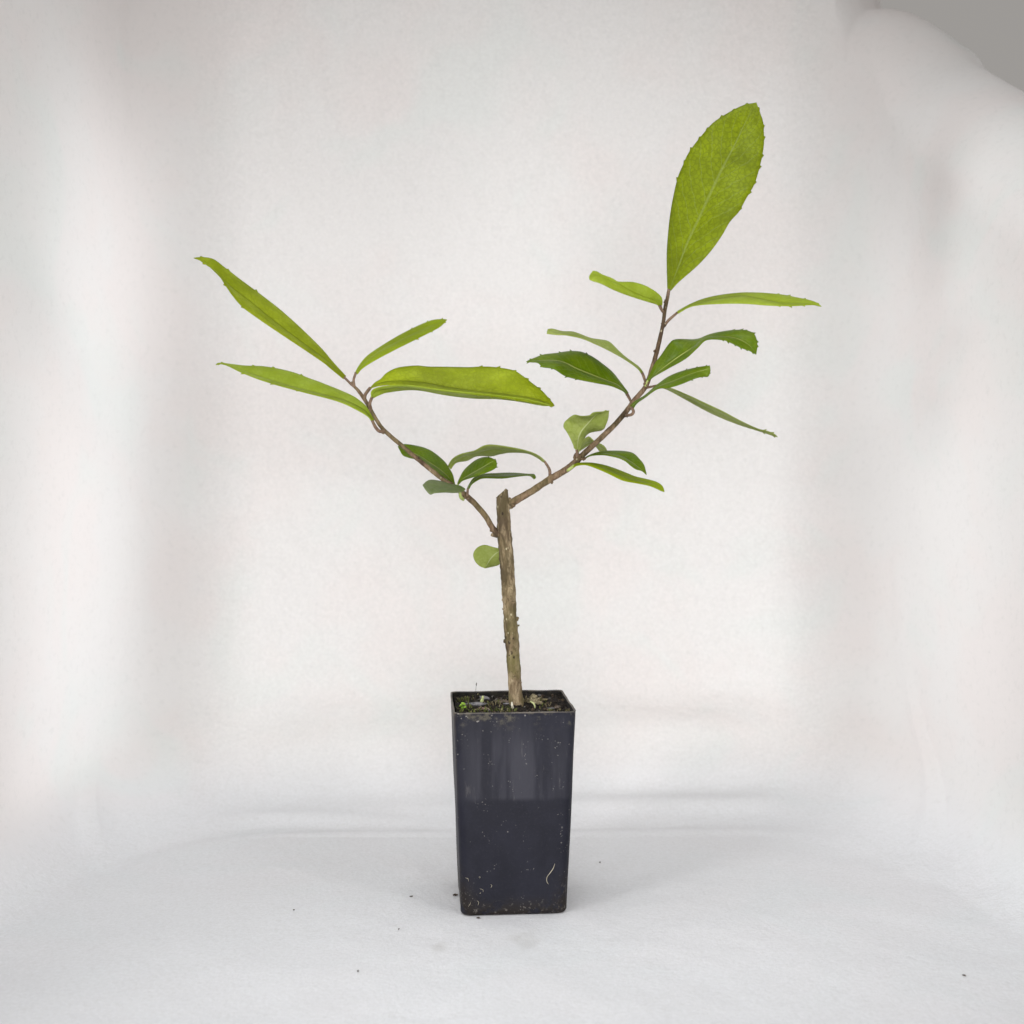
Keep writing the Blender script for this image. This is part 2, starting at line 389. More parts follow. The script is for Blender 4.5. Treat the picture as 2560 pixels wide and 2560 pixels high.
# a dried root thread stuck low on the front face
def on_front(x, z, lift=.0002): return Vector((x, -pot_half(z) - lift, z))
def thread(VF): mesh_obj('root_thread', VF[0], VF[1], M_root, pot)
thread(tube_data([on_front(.0222, .0288), on_front(.0213, .0262), on_front(.0197, .0238), on_front(.0179, .0212), on_front(.0178, .0188), on_front(.0188, .0172)], [.00008, .00022, .00024, .00020, .00018, .00008], 30, 6, .3))
for k in range(7):
    zz = random.uniform(.006, .03); xx = random.choice((-1, 1)) * random.uniform(.012, .026)
    p = on_front(xx, zz); q = on_front(xx + random.uniform(-.002, .002), zz + random.uniform(-.003, .003)); mid = (p + q) / 2 + Vector((.0006, 0, .0004))
    thread(tube_data([p, mid, q], [.00006, .00013, .00006], 8, 5))

# ---------------------------------------------------------------- soil and what lies on it
M_soil = simple_mat('dark_soil', (.006, .005, .004), (.030, .022, .016), 500, .95, 1, .002)
M_soil2 = simple_mat('brown_crumb', (.03, .02, .013), (.10, .075, .05), 700, .95, .8, .0006)
M_soil3 = simple_mat('grey_crumb', (.05, .047, .045), (.19, .175, .16), 700, .9, .8, .0006)
M_moss = simple_mat('green_moss', (.030, .042, .008), (.15, .165, .045), 900, .9, .8, .0006)
M_moss2 = simple_mat('tan_moss', (.06, .05, .025), (.25, .21, .12), 900, .9, .8, .0006)
RZ = Matrix.Rotation(YAW, 3, 'Z')
def soil_z(x, y): return .1112 + .0016 * noise.noise(Vector((x * 70, y * 70, 2))) + .0010 * noise.noise(Vector((x * 220, y * 220, 5))) + .0010 * gauss(x, .006, .01)
A = Acc(); n = 90; hs = .0327; V = []; F = []
for j in range(n + 1):
    for i in range(n + 1):
        x = -hs + 2 * hs * i / n; y = -hs + 2 * hs * j / n
        V.append(RZ @ Vector((x, y, soil_z(x, y) + .0006 * noise.noise(Vector((x * 600, y * 600, 1))))))
for j in range(n):
    for i in range(n): a = j * (n + 1) + i; F.append((a, a + 1, a + n + 2, a + n + 1))
A.add((V, F))
for k in range(420):
    x = random.uniform(-.031, .031); y = random.uniform(-.031, .031); r = random.choice((.0004, .0006, .0008, .0013))
    p = RZ @ Vector((x, y, soil_z(x, y) + r * .3)); i = random.choices((0, 1, 2), (6, 3, 1))[0]
    A.add(lump(p, r, (1, random.uniform(.6, 1.3), random.uniform(.5, .9)), .8, 1, random.random() * 50), i)
so = mesh_obj('potting_soil', A.V, A.F, [M_soil, M_soil2, M_soil3], None, A.I)
tag(so, 'dark crumbly potting soil filling the top of the black pot', 'soil', kind='stuff')
# moss: many tiny upright blades and tufts
A = Acc()
def tuft(cx, cy, cnt, rad, hgt, mi):
    for k in range(int(cnt * .6)):
        a = random.uniform(0, 6.28); rr = rad * math.sqrt(random.random()); x = cx + rr * math.cos(a); y = cy + rr * math.sin(a)
        if abs(x) > .0315 or abs(y) > .0315: continue
        b = Vector((x, y, soil_z(x, y) + .0002)); L = hgt * random.uniform(.5, 1.1); th = random.uniform(0, 6.28); ln = random.uniform(.2, 1.0)
        tip = b + Vector((math.cos(th) * ln, math.sin(th) * ln, 1)).normalized() * L
        sd = Vector((-math.sin(th), math.cos(th), 0)) * L * .16; mid = (b + tip) / 2 + Vector((0, 0, L * .15))
        A.add(([RZ @ q for q in (b - sd * .6, b + sd * .6, mid + sd, tip, mid - sd)], [(0, 1, 2, 4), (4, 2, 3)]), mi if random.random() < .75 else 1 - mi)
for cx, cy, c, r, h, mi in ((-.029, .014, 60, .005, .0035, 0), (-.028, -.006, 70, .006, .003, 0), (-.012, -.016, 90, .008, .0028, 0), (-.011, .004, 70, .007, .003, 1), (-.004, -.020, 60, .006, .0026, 0), (.000, .010, 40, .006, .0025, 1),
                        (.012, .006, 110, .005, .0035, 1), (.019, .000, 30, .004, .0025, 1), (.020, -.018, 40, .006, .0022, 1), (-.022, .022, 40, .007, .0026, 1), (.027, -.024, 30, .005, .002, 1), (-.026, -.022, 50, .006, .0024, 0)):
    tuft(cx, cy, c, r, h, mi)
mo = mesh_obj('moss', A.V, A.F, [M_moss, M_moss2], None, A.I, smooth=False)
tag(mo, 'patches of green and tan moss growing over the potting soil', 'moss', kind='stuff')
M_fern = simple_mat('dead_moss_ball', (.16, .13, .075), (.38, .33, .21), 900, .9, 1, .001)
A = Acc()
for dx, dy, dz, r in ((0, 0, .002, .0024), (.0022, -.001, .001, .0022), (-.0016, .001, .0005, .0018), (.0035, -.003, 0, .0016), (.001, -.0025, .0002, .0018)):
    A.add(lump((0.0125 + dx, .004 + dy, soil_z(.012, .004) + dz), r, (1, 1, .9), .9, 3, dx * 900))
o = mesh_obj('moss_clump', [RZ @ v for v in A.V], A.F, M_fern); tag(o, 'lumpy tan clump of dead moss on the soil right of the trunk', 'moss clump')
# bark chips
M_chip = simple_mat('bark_chip', (.06, .045, .035), (.19, .15, .12), 500, .85, .8, .0005)
M_chipg = simple_mat('grey_chip', (.10, .10, .11), (.24, .23, .24), 500, .8, .8, .0005)
M_chipr = simple_mat('reddish_chip', (.16, .10, .075), (.36, .26, .21), 500, .8, .8, .0005)
M_pale = simple_mat('pale_sliver', (.50, .47, .36), (.74, .71, .60), 600, .7, .4, .0004)
for (x, y, L, a, m, lab) in ((-.021, -.001, .010, .1, M_chipg, 'long grey bark chip on the soil near the left side of the pot'), (-.0165, -.013, .007, -.5, M_chipr, 'reddish brown bark chip in the left front of the soil'),
        (-.020, -.016, .005, .5, M_chipr, 'small reddish chip beside the reddish brown chip at the left front'), (-.005, .006, .010, -.5, M_chip, 'brown bark chip lying left of the trunk behind the moss'), (.021, -.012, .006, .2, M_chipg, 'grey bark chip on bare soil in the right front'),
        (.025, -.014, .006, .9, M_chip, 'curled brown chip by the right wall of the pot'), (.019, .006, .006, 0, M_moss2, 'pale tan flake on dark soil right of the moss clump'), (-.015, .018, .009, -.8, M_chipg, 'slanting grey chip near the back wall of the pot'),
        (.0185, -.026, .0035, .3, M_moss2, 'tan flake against the front wall right of the trunk'), (-.0035, -.004, .004, 0, M_chipg, 'light grey crumb of bark just left of the trunk')):
    VF = lump((0, 0, 0), L * .5, (1, .32, .18), .9, 2, x * 999, None); R = Matrix.Rotation(a, 3, 'Z') @ Matrix.Rotation(.25, 3, 'X')
    p = RZ @ Vector((x, y, soil_z(x, y) + .0012)); V = [R @ v for v in VF[0]]
    o = mesh_obj('bark_chip', V, VF[1], m); o.location = p; tag(o, lab, 'bark chip', 'chips lying on the soil')
p0 = at(1280 - 2, 1780, -.010)
VFt = tube_data([Vector((0, 0, -.002)), Vector((-.0002, 0, .0015)), Vector((-.0006, 0, .0046))], [.0007, .0008, .0004], 10, 8, .3)
o = mesh_obj('wood_sliver', VFt[0], VFt[1], M_pale); o.location = at(1282, 1775, -.012); tag(o, 'short white sliver standing in the soil against the left of the trunk', 'wood sliver')
VFt = tube_data([Vector((-.0018, 0, -.001)), Vector((0, 0, .0012)), Vector((.0006, 0, .0040))], [.0002, .0010, .0006], 10, 8, .3); 
M_pg = simple_mat('pale_green', (.34, .38, .16), (.52, .55, .28), 500, .6, .3, .0003)
o = mesh_obj('sprout', VFt[0], VFt[1], M_pg); o.location = at(1205, 1757, .004); tag(o, 'pale green pointed sprout in the soil left of centre', 'sprout')
VFt = tube_data([Vector((.0, 0, .003)), Vector((.0022, 0, .0015)), Vector((.0030, 0, -.001))], [.0003, .0006, .0003], 10, 8, .3)
o = mesh_obj('root_piece', VFt[0], VFt[1], M_pg); o.location = at(1325, 1766, -.008); tag(o, 'curved pale root piece below the moss clump right of the trunk', 'root')
VFt = tube_data([at(1189, 1763, .012), at(1189, 1740, .012), at(1190, 1720, .012), at(1191.5, 1706, .013)], [.00013, .00013, .00012, .00008], 20, 5)
h2 = lump(at(1191, 1711, .012), .00032, (1, 1, 3.0), .2, 1); A = Acc(); A.add(VFt); A.add(h2)
M_hair = simple_mat('dark_hair', (.02, .018, .015), (.04, .035, .03), 500, .8)
o = mesh_obj('dry_stalk', A.V, A.F, M_hair); tag(o, 'hair thin dark stalk rising above the back rim of the pot', 'stalk')
# weed seedling in the left corner
M_seed = simple_mat('bright_seedling', (.12, .24, .012), (.26, .40, .05), 500, .5, .3, .0003)
sw = bpy.data.objects.new('weed_seedling', None); COL.objects.link(sw); sw.location = RZ @ Vector((-.0290, -.010, .1108)); tag(sw, 'bright green weed seedling in the left corner of the pot', 'seedling')
VFt = tube_data([Vector((0, 0, 0)), Vector((-.0004, 0, .002)), Vector((0, 0, .004))], [.0004, .0004, .0003], 8, 6); mesh_obj('stem', VFt[0], VFt[1], M_seed, sw)
for k, (dx, dz, L, a) in enumerate(((.0006, .0042, .0028, .5), (-.0008, .0034, .0026, 2.4), (.0012, .0022, .0026, -.3), (0, .0012, .003, 1.6))):
    VF = lump((0, 0, 0), L * .5, (1, .7, .35), .3, 2, k); R = Matrix.Rotation(a, 3, 'Y') @ Matrix.Rotation(.5, 3, 'X'); mesh_obj('leaf', [R @ v + Vector((dx, -.0004, dz)) for v in VF[0]], VF[1], M_seed, sw)

# ---------------------------------------------------------------- the sapling
sap = bpy.data.objects.new('sapling', None); COL.objects.link(sap); sap.location = (0.0027, -.001, .100)
tag(sap, 'young shrub with two leafy branches growing from a cut brown trunk in the black pot', 'plant')
SL = sap.location.copy()
def child(name, V, F, m, parent=sap, **k):
    return mesh_obj(name, [Vector(v) - SL for v in V], F, m, parent, **k)
PXM = 0.675 / FPX                                   # metres per photo pixel at the trunk
def fr(ox, oy, s): return lambda p: (ox + p[0] * s, oy + p[1] * s)
fA = fr(450, 600, 500 / 1932); fC = fr(850, 750, 550 / 1932); fG = fr(850, 850, 550 / 1932); fD = fr(950, 1050, 400 / 1932)
fE = fr(1300, 950, 400 / 1932); fF = fr(1300, 800, 400 / 1932); fH = fr(1550, 700, 550 / 1932); fI = fr(1450, 640, 270 / 1932)
fJ = fr(1600, 230, 400 / 1405); fT = fr(1150, 1180, 250 / 805)

M_trunk = bark_mat('trunk_bark', (.165, .118, .068), (.050, .034, .019), (.36, .285, .180), (.120, .110, .034), .025, .085, .75)
M_twig = bark_mat('twig_bark', (.125, .080, .046), (.045, .028, .016), (.225, .155, .098), (.16, .18, .05), .17, .28, .15)
M_pet = simple_mat('petiole_brown', (.105, .064, .042), (.19, .125, .080), 500, .6, .3, .0003)
M_petg = simple_mat('petiole_green', (.24, .30, .07), (.36, .42, .14), 500, .5, .3, .0003)
M_cut = simple_mat('cut_wood', (.05, .035, .022), (.13, .095, .06), 400, .9, .7, .0005)

# trunk
tc = [fT(p) for p in ((459, 1990), (456, 1900), (449, 1800), (441, 1700), (428, 1500), (414, 1300), (405, 1180), (398, 1050), (388, 900), (375, 700), (358, 500), (349, 340), (342, 215), (338, 120))]
tp = [at(p[0], p[1], -.001 + .0000 * i) for i, p in enumerate(tc)]
V, Fc = tube_data(tp, [q * .3106 * PXM for q in (60, 59, 54, 54, 54, 56, 54, 55, 56, 58, 58, 59, 55, 50, 47)], 170, 40, .10, False)
seg = 40
# slanted, ragged cut at the top
top_z = at(0, fT((0, 215))[1], 0).z
for v in V[-seg * 24:]:
    cx = tp[-2].x; target = top_z + (v.x - (cx - .0042)) * 0.95
    if v.x > cx + .0018: target -= (v.x - cx - .0018) * 1.5
    target += .0005 * noise.noise(v * 700)
    if v.z > target: v.z = target - (v.z - target) * .02
A = Acc(); A.add((V, Fc)); A.add(([Vector(v) for v in V[-seg:]] + [sum((Vector(v) for v in V[-seg:]), Vector()) / seg - Vector((0, 0, .0005))], [(k, (k + 1) % seg, seg) for k in range(seg)]), 1)
for (px, py, r, sq) in ((414, 605, 9, (1, .8, .7)), (438, 948, 11, (1, 1, 1)), (345, 1027, 11, (1, 1, 1)), (430, 1052, 20, (1.2, .5, .5)), (360, 1102, 18, (1.2, .5, .45)), (460, 1180, 14, (1, 1, 1.2)), (362, 1362, 14, (.8, 1, 1.3)), (472, 1235, 7, (1, 1, 1)),
                        (298, 492, 38, (1.1, .8, .9)), (396, 258, 42, (1.0, .8, 1.1)), (355, 880, 14, (1.3, .5, .4)), (412, 965, 17, (.9, .5, 1.1)), (488, 1695, 9, (1, 1, 1)), (440, 1640, 12, (1, .5, .8))):
    q = fT((px, py)); dep = -.001 if abs(px - (375 + (py - 700) * .075)) > 42 else -.001 - .0084 * .5
    A.add(lump(at(q[0], q[1], dep), r * .3106 * PXM, sq, .5, 3, px), 0)
trunk = child('trunk', A.V, A.F, [M_trunk, M_cut], midx=A.I)

def branch(frpts, depths, radii_px, n, bumps, seedv):
    pts = [at(p[0], p[1], lerp_list(depths, i / (len(frpts) - 1))) for i, p in enumerate(frpts)]
    A = Acc(); A.add(tube_data(pts, [r * PXM for r in radii_px], n, 20, .10, True, seedv))
    for (p, r, d) in bumps: A.add(lump(at(p[0], p[1], d), r * PXM, (1, 1, 1), .5, 2, p[0]))
    return child('branch', A.V, A.F, M_twig)
LB = [fG(p) for p in ((1430, 1730), (1375, 1690), (1330, 1635), (1280, 1550), (1200, 1455), (1130, 1385), (1070, 1340), (990, 1280), (900, 1222), (700, 1060), (560, 942), (390, 795), (320, 700), (262, 600), (215, 520), (165, 450), (122, 405))]
branch(LB, [-.002, -.004, -.006, -.008, -.010, -.012, -.012], [8.0, 7.6, 7.2, 7.0, 7.2, 6.6, 6.0, 5.8, 5.6, 5.4, 5.3, 5.2, 4.8, 4.6, 4.6, 4.8, 3.4], 150,
       [(fG((1345, 1665)), 8, -.003), (fG((1085, 1372)), 9, -.007), (fG((1165, 1438)), 2.2, -.010), (fG((1208, 1475)), 2.4, -.010), (fG((690, 1035)), 2.8, -.0115), (fG((868, 1198)), 3, -.011), (fG((375, 805)), 6, -.011), (fG((105, 372)), 2.6, -.012), (fG((1125, 1375)), 6, -.007)], 3)
RB = [fG(p) for p in ((1425, 1480), (1495, 1438), (1560, 1400), (1680, 1330), (1850, 1218))] + [fE(p) for p in ((560, 1080), (700, 965), (800, 862), (1000, 680), (1200, 480), (1310, 345), (1400, 225), (1500, 105))] + [fF(p) for p in ((1545, 740), (1590, 600), (1640, 430), (1700, 180))] + [fI(p) for p in ((1497, 1150), (1512, 1000), (1542, 850), (1572, 715), (1585, 630))]
branch(RB, [-.001, -.002, 0, .003, .005, .006, .006, .005, .004], [8.6, 9.4, 8.8, 8.6, 8.8, 8.2, 8.6, 7.6, 7.2, 7.0, 6.8, 6.6, 6.8, 6.6, 5.8, 5.8, 6.0, 5.6, 5.0, 4.6, 5.0, 4.0], 190,
       [(fG((1860, 1250)), 4.2, 0), (fG((1520, 1452)), 6, -.004), (fE((545, 1090)), 7, 0), (fE((690, 935)), 10, .002), (fE((1285, 425)), 6, .004), (fF((1625, 375)), 3.4, .005), (fF((1525, 770)), 7.4, .005), (fE((770, 950)), 5, .001), (fI((1500, 1230)), 7, .006), (fI((1535, 820)), 5.6, .005), (fE((1155, 525)), 2, -.001)], 8)

# leaf materials: (upper face, under face)
YT = leaf_mat('young_leaf_upper', (.325, .405, .010), (.270, .340, .008), (.190, .240, .005), (.44, .52, .09), .4, .14, .46, .47, 1, (.62, .72, .01), .4)
YU = leaf_mat('young_leaf_under', (.430, .530, .075), (.365, .460, .045), (.270, .340, .018), (.18, .21, .006), .9, .13, .44, .50, 7, (.68, .80, .05), .3)
YM = leaf_mat('young_leaf_mottled', (.390, .455, .022), (.280, .335, .009), (.180, .205, .004), (.16, .18, .005), .9, .18, .46, .48, 3, (.60, .69, .01), .4)
YO = leaf_mat('young_leaf_olive', (.285, .355, .008), (.220, .275, .006), (.130, .160, .003), (.34, .40, .12), .45, .30, .46, .46, 4, (.48, .56, .005), .35)
OT = leaf_mat('old_leaf_upper', (.105, .172, .003), (.140, .202, .006), (.050, .090, .002), (.50, .55, .17), .95, .12, .30, .36, 11, (.27, .42, .003), .6)
OU = leaf_mat('old_leaf_under', (.315, .375, .085), (.370, .425, .125), (.210, .260, .035), (.60, .66, .32), .9, .16, .38, .50, 15, (.50, .60, .08), .6)
OG = leaf_mat('old_leaf_grey', (.150, .195, .075), (.200, .230, .125), (.100, .140, .035), (.26, .31, .14), .4, .14, .34, .42, 19, (.22, .30, .06), .6)
def leaf(f, a, m, b, W, depths, mats, near='a', pet=None, petm=None, petr=(3.6, 3.0), teeth=0, tstart=.45, label=None, camber=.07, prof=.8, wave=.0, flipside=False):
    """a, m, b: the two margins and the midrib from base to tip as seen in the photo; W true half width in metres;
    depths: distance of the midrib behind the trunk plane along the leaf; near: which margin leans to the camera"""
    N = 96; K = 7
    ca = catmull([(*f(p), 0) for p in a], N); cm = catmull([(*f(p), 0) for p in m], N); cb = catmull([(*f(p), 0) for p in b], N)
    sg = -1 if near == 'a' else 1
    rnd = random.Random(int(a[0][0] * 7 + b[1][1]))
    Da = []; Db = []
    for i in range(N + 1):
        t = i / N; wt = W * max(0, math.sin(math.pi * min(1, t ** 1.15 * .97 + .03))) ** prof
        y = lerp_list(depths, t); px = (y - CAM.y) / FPX
        sa = (ca[i] - cm[i]).length * px; sb = (cb[i] - cm[i]).length * px
        Da.append(math.sqrt(max(0, wt * wt - sa * sa))); Db.append(math.sqrt(max(0, wt * wt - sb * sb)))
    def sm(L):
        for _ in range(10): L = [L[0]] + [(L[i - 1] + L[i] * 2 + L[i + 1]) / 4 for i in range(1, len(L) - 1)] + [L[-1]]
        return L
    Da = sm(Da); Db = sm(Db); Da[0] = Db[0] = 0; Da[-1] = Db[-1] = 0
    tset = {}
    if teeth:
        for side_ in (0, 1):
            for k in range(teeth):
                t = tstart + (.965 - tstart) * (k + rnd.uniform(-.2, .2)) / max(1, teeth - 1); tset[(side_, min(N - 2, int(t * N)))] = rnd.uniform(3.2, 6.0)
    rows = []
    for i in range(N + 1):
        t = i / N; y = lerp_list(depths, t)
        A2 = Vector(ca[i]); B2 = Vector(cb[i]); M2 = Vector(cm[i])
        TA = A2.copy(); TB = B2.copy()
        for side_, E, C in ((0, TA, ca), (1, TB, cb)):
            if (side_, i) in tset:
                out = (E - M2); out = out.normalized() if out.length > 1e-6 else Vector()
                fw = (C[min(N, i + 1)] - C[i - 1]).normalized(); E += (out * .75 + fw * .75) * tset[(side_, i)]
        pa = at(A2.x, A2.y, y + sg * Da[i]); pb = at(B2.x, B2.y, y - sg * Db[i]); pm = at(M2.x, M2.y, y)
        ta = at(TA.x, TA.y, y + sg * Da[i]); tb = at(TB.x, TB.y, y - sg * Db[i])
        wd = (pa - pb).length
        row = []
        for k in range(-K, K + 1):
            s = abs(k) / K; e = pa if k < 0 else pb
            e = (pa if k < 0 else pb); q = pm.lerp(e, s)
            if abs(k) == K: q = ta if k < 0 else tb
            row.append((q, math.sin(math.pi * min(1, s)) * camber * wd * .5, s))
        rows.append(row)
    nc = 2 * K + 1
    G = [[r[k][0] for k in range(nc)] for r in rows]
    # normals
    NRM = []
    for i in range(N + 1):
        rn = []
        for k in range(nc):
            du = G[i][min(k + 1, nc - 1)] - G[i][max(k - 1, 0)]; dv = G[min(i + 1, N)][k] - G[max(i - 1, 0)][k]
            nn = du.cross(dv); rn.append(nn.normalized() if nn.length > 1e-14 else Vector((0, -1, 0)))
        NRM.append(rn)
    mid_n = NRM[N // 2][K]; toward = 1 if mid_n.dot(CAM - G[N // 2][K]) > 0 else -1
    V = []; UV = []
    TH = .00022
    for layer in (1, -1):
        for i in range(N + 1):
            for k in range(nc):
                e = 1 if (0 < k < nc - 1 and 0 < i < N) else .25
                wv = wave * math.sin(i / N * 9 + 1.3 * rnd.random() * 0 + (k - K) * .25) * (abs(k - K) / K)
                V.append(G[i][k] + NRM[i][k] * toward * (rows[i][k][1] + layer * TH * e + wv)); UV.append((k / (nc - 1), i / N))
    F = []; I = []; base = (N + 1) * nc
    for i in range(N):
        for k in range(nc - 1):
            q = (i * nc + k, i * nc + k + 1, (i + 1) * nc + k + 1, (i + 1) * nc + k)
            if toward < 0: F.append(q[::-1]); F.append(tuple(z + base for z in q))
            else: F.append(q); F.append(tuple(z + base for z in q[::-1]))
            I += [0, 1]
    for i in range(N):
        for k, fl in ((0, 1), (nc - 1, 0)):
            q = (i * nc + k, (i + 1) * nc + k, (i + 1) * nc + k + base, i * nc + k + base); F.append(q if (fl == 1) == (toward > 0) else q[::-1]); I.append(0)
    o = child('leaf', V, F, list(mats), midx=I, uvs=UV)
    if label: o['label'] = label
    if pet:
        n_ = len(pet); fp = pet[0]
        pts = [at(*fp(p), d) for p, d in zip(pet[1], pet[2])]
        v2, f2 = tube_data(pts, [r * PXM for r in petr], 26, 10, .05, True, 5)
        po = mesh_obj('petiole', [v - SL for v in v2], f2, petm or M_pet, o)
    return o

# --- left branch
leaf(fA, [(1605, 1315), (1480, 1180), (1380, 1060), (1200, 880), (990, 690), (800, 540), (590, 385), (430, 262), (325, 185), (220, 165), (130, 172)],
     [(1592, 1332), (1420, 1170), (1200, 1010), (1000, 860), (800, 700), (640, 570), (520, 480), (430, 400), (320, 290), (220, 205), (130, 173)],
     [(1578, 1345), (1450, 1240), (1390, 1190), (1230, 1080), (900, 860), (740, 750), (600, 645), (500, 530), (420, 410), (350, 310), (250, 240), (180, 192), (130, 175)],
     .014, [-.012, -.016, -.020, -.026, -.034], (YM, YT), 'b', (fG, [(130, 412), (95, 385), (35, 325)], [-.012, -.012, -.012]), None, (3.6, 3.0, 2.7), 3, .62, label='long narrow olive leaf pointing up and left from the tip of the left branch')
leaf(fA, [(1885, 1735), (1830, 1640), (1750, 1560), (1640, 1490), (1400, 1390), (1250, 1335), (1070, 1270), (830, 1222), (620, 1212), (390, 1188), (345, 1203)],
     [(1865, 1755), (1800, 1665), (1700, 1600), (1550, 1540), (1400, 1505), (1200, 1455), (980, 1395), (800, 1335), (600, 1262), (400, 1196), (345, 1206)],
     [(1842, 1745), (1810, 1705), (1700, 1640), (1520, 1560), (1180, 1470), (980, 1417), (800, 1362), (690, 1322), (570, 1272), (470, 1222), (390, 1198), (345, 1210)],
     .015, [-.011, -.002, .006, .012, .016], (YU, YT), 'b', (fG, [(385, 800), (345, 800), (312, 765), (285, 712)], [-.011, -.014, -.014, -.011]), None, (4.6, 4.2, 3.6), 4, .50, label='pale narrow leaf hanging out to the left below the long olive leaf')
leaf(fC, [(130, 645), (165, 580), (240, 490), (390, 390), (540, 300), (720, 210), (830, 172), (935, 170)],
     [(142, 650), (200, 570), (350, 450), (540, 350), (720, 260), (850, 205), (938, 172)],
     [(156, 652), (200, 600), (320, 525), (480, 440), (640, 360), (800, 280), (880, 235), (940, 176)],
     .013, [-.012, .000, .012, .024, .032], (YT, YU), 'b', (fG, [(125, 415), (120, 350), (140, 285)], [-.012, -.012, -.012]), None, (3.9, 3.2, 3.2), 3, .68)
leaf(fC, [(262, 768), (300, 720), (350, 690), (400, 640), (480, 600), (560, 585), (680, 580), (800, 592), (1120, 592), (1215, 584), (1350, 584), (1520, 612), (1615, 668), (1695, 732), (1785, 808), (1850, 890), (1885, 930)],
     [(265, 778), (330, 740), (420, 722), (560, 718), (750, 738), (950, 775), (1200, 812), (1500, 840), (1700, 870), (1885, 930)],
     [(268, 787), (340, 765), (450, 750), (600, 750), (760, 765), (950, 800), (1150, 830), (1400, 865), (1700, 900), (1800, 915), (1885, 932)],
     .019, [-.010, -.014, -.016, -.018, -.020], (YM, YU), 'b', (fG, [(215, 530), (222, 480), (265, 420)], [-.012, -.012, -.010]), None, (4.4, 4.0, 4.0), 6, .58, wave=.0006, label='broad yellow green leaf reaching right from the left branch')
leaf(fC, [(273, 862), (275, 800), (330, 768), (450, 748), (600, 745), (900, 785), (1150, 812), (1400, 838), (1650, 872), (1850, 922)],
     [(283, 866), (300, 810), (400, 780), (600, 765), (900, 805), (1150, 835), (1400, 852), (1650, 895), (1850, 926)],
     [(294, 864), (340, 840), (430, 812), (690, 787), (960, 832), (1200, 857), (1400, 860), (1600, 885), (1760, 925), (1850, 930)],
     .015, [-.014, -.019, -.022, -.0225, -.023], (YU, YT), 'a', (fG, [(268, 605), (262, 555), (282, 500)], [-.012, -.015, -.014]), None, (4.6, 4.0, 3.8), 0, label='pale leaf lying close below the broad yellow green leaf')
leaf(fD, [(905, 765), (880, 660), (830, 570), (780, 500), (690, 420), (600, 360), (490, 320), (320, 290), (225, 302)],
     [(890, 770), (800, 670), (720, 600), (600, 520), (480, 440), (350, 380), (217, 318)],
     [(875, 768), (800, 710), (700, 650), (560, 550), (440, 480), (360, 460), (280, 430), (240, 370), (214, 318)],
     .010, [-.006, .002, .008, .014, .018], (OT, OU), 'b', (fG, [(1030, 1310), (1012, 1290), (1003, 1262)], [-.0075, -.0065, -.006]), M_petg, (3, 2.6, 2.4), 0, label='dark green leaf behind the left branch')
leaf(fD, [(1030, 832), (960, 790), (850, 770), (740, 738), (620, 720), (560, 740), (515, 783)],
     [(1032, 838), (940, 830), (820, 825), (700, 815), (590, 805), (515, 786)],
     [(1012, 860), (960, 875), (890, 882), (780, 877), (660, 885), (605, 900), (550, 845), (516, 790)],
     .009, [-.016, -.020, -.024, -.028, -.032], (OG, OU), 'b', (fD, [(1005, 960), (975, 930), (962, 870)], [-.010, -.016, -.018]), M_petg, (4.0, 4.6, 3.2), 0, label='grey green curled leaf in front of the left branch')
leaf(fD, [(932, 778), (960, 700), (1010, 610), (1090, 530), (1180, 470), (1280, 445), (1340, 455), (1398, 483)],
     [(940, 780), (1010, 710), (1130, 640), (1250, 570), (1330, 520), (1402, 487)],
     [(950, 782), (1000, 735), (1130, 690), (1250, 650), (1350, 610), (1405, 570), (1410, 520), (1404, 490)],
     .0095, [-.007, -.012, -.017, -.020, -.022], (OT, OU), 'b', (fD, [(915, 830), (930, 800), (942, 772)], [-.0075, -.007, -.007]), M_petg, (3, 2.6, 2.4), 2, .85, label='small upright dark leaf with a pale midrib above the left branch')
leaf(fD, [(1048, 835), (1080, 770), (1130, 700), (1220, 660), (1360, 648), (1600, 642), (1780, 655), (1860, 655), (1885, 688)],
     [(1062, 835), (1095, 775), (1155, 715), (1240, 680), (1400, 675), (1600, 664), (1770, 664), (1840, 668), (1880, 695)],
     [(1078, 835), (1110, 780), (1180, 730), (1260, 705), (1470, 708), (1620, 690), (1760, 674), (1820, 682), (1858, 715), (1884, 702)],
     .010, [-.008, .000, .008, .015, .018], (OT, OU), 'b', (fD, [(1060, 945), (1056, 890), (1062, 825)], [-.007, -.008, -.008]), None, (4.2, 3.2, 2.8), 0, label='slender bowed leaf seen edge on above the left branch')
leaf(fD, [(1470, 1556), (1390, 1540), (1270, 1508), (1190, 1530), (1140, 1580), (1125, 1640), (1150, 1710), (1200, 1762), (1262, 1790)],
     [(1475, 1570), (1400, 1610), (1340, 1670), (1300, 1730), (1265, 1790)],
     [(1490, 1590), (1490, 1650), (1470, 1710), (1430, 1752), (1350, 1775), (1300, 1785), (1267, 1791)],
     .0075, [.007, .008, .009, .010, .010], (OU, OT), 'a', (fD, [(1530, 1520), (1505, 1545), (1470, 1572)], [.001, .004, .007]), M_petg, (3, 2.6, 2.4), 0, label='small round pale leaf behind the trunk')
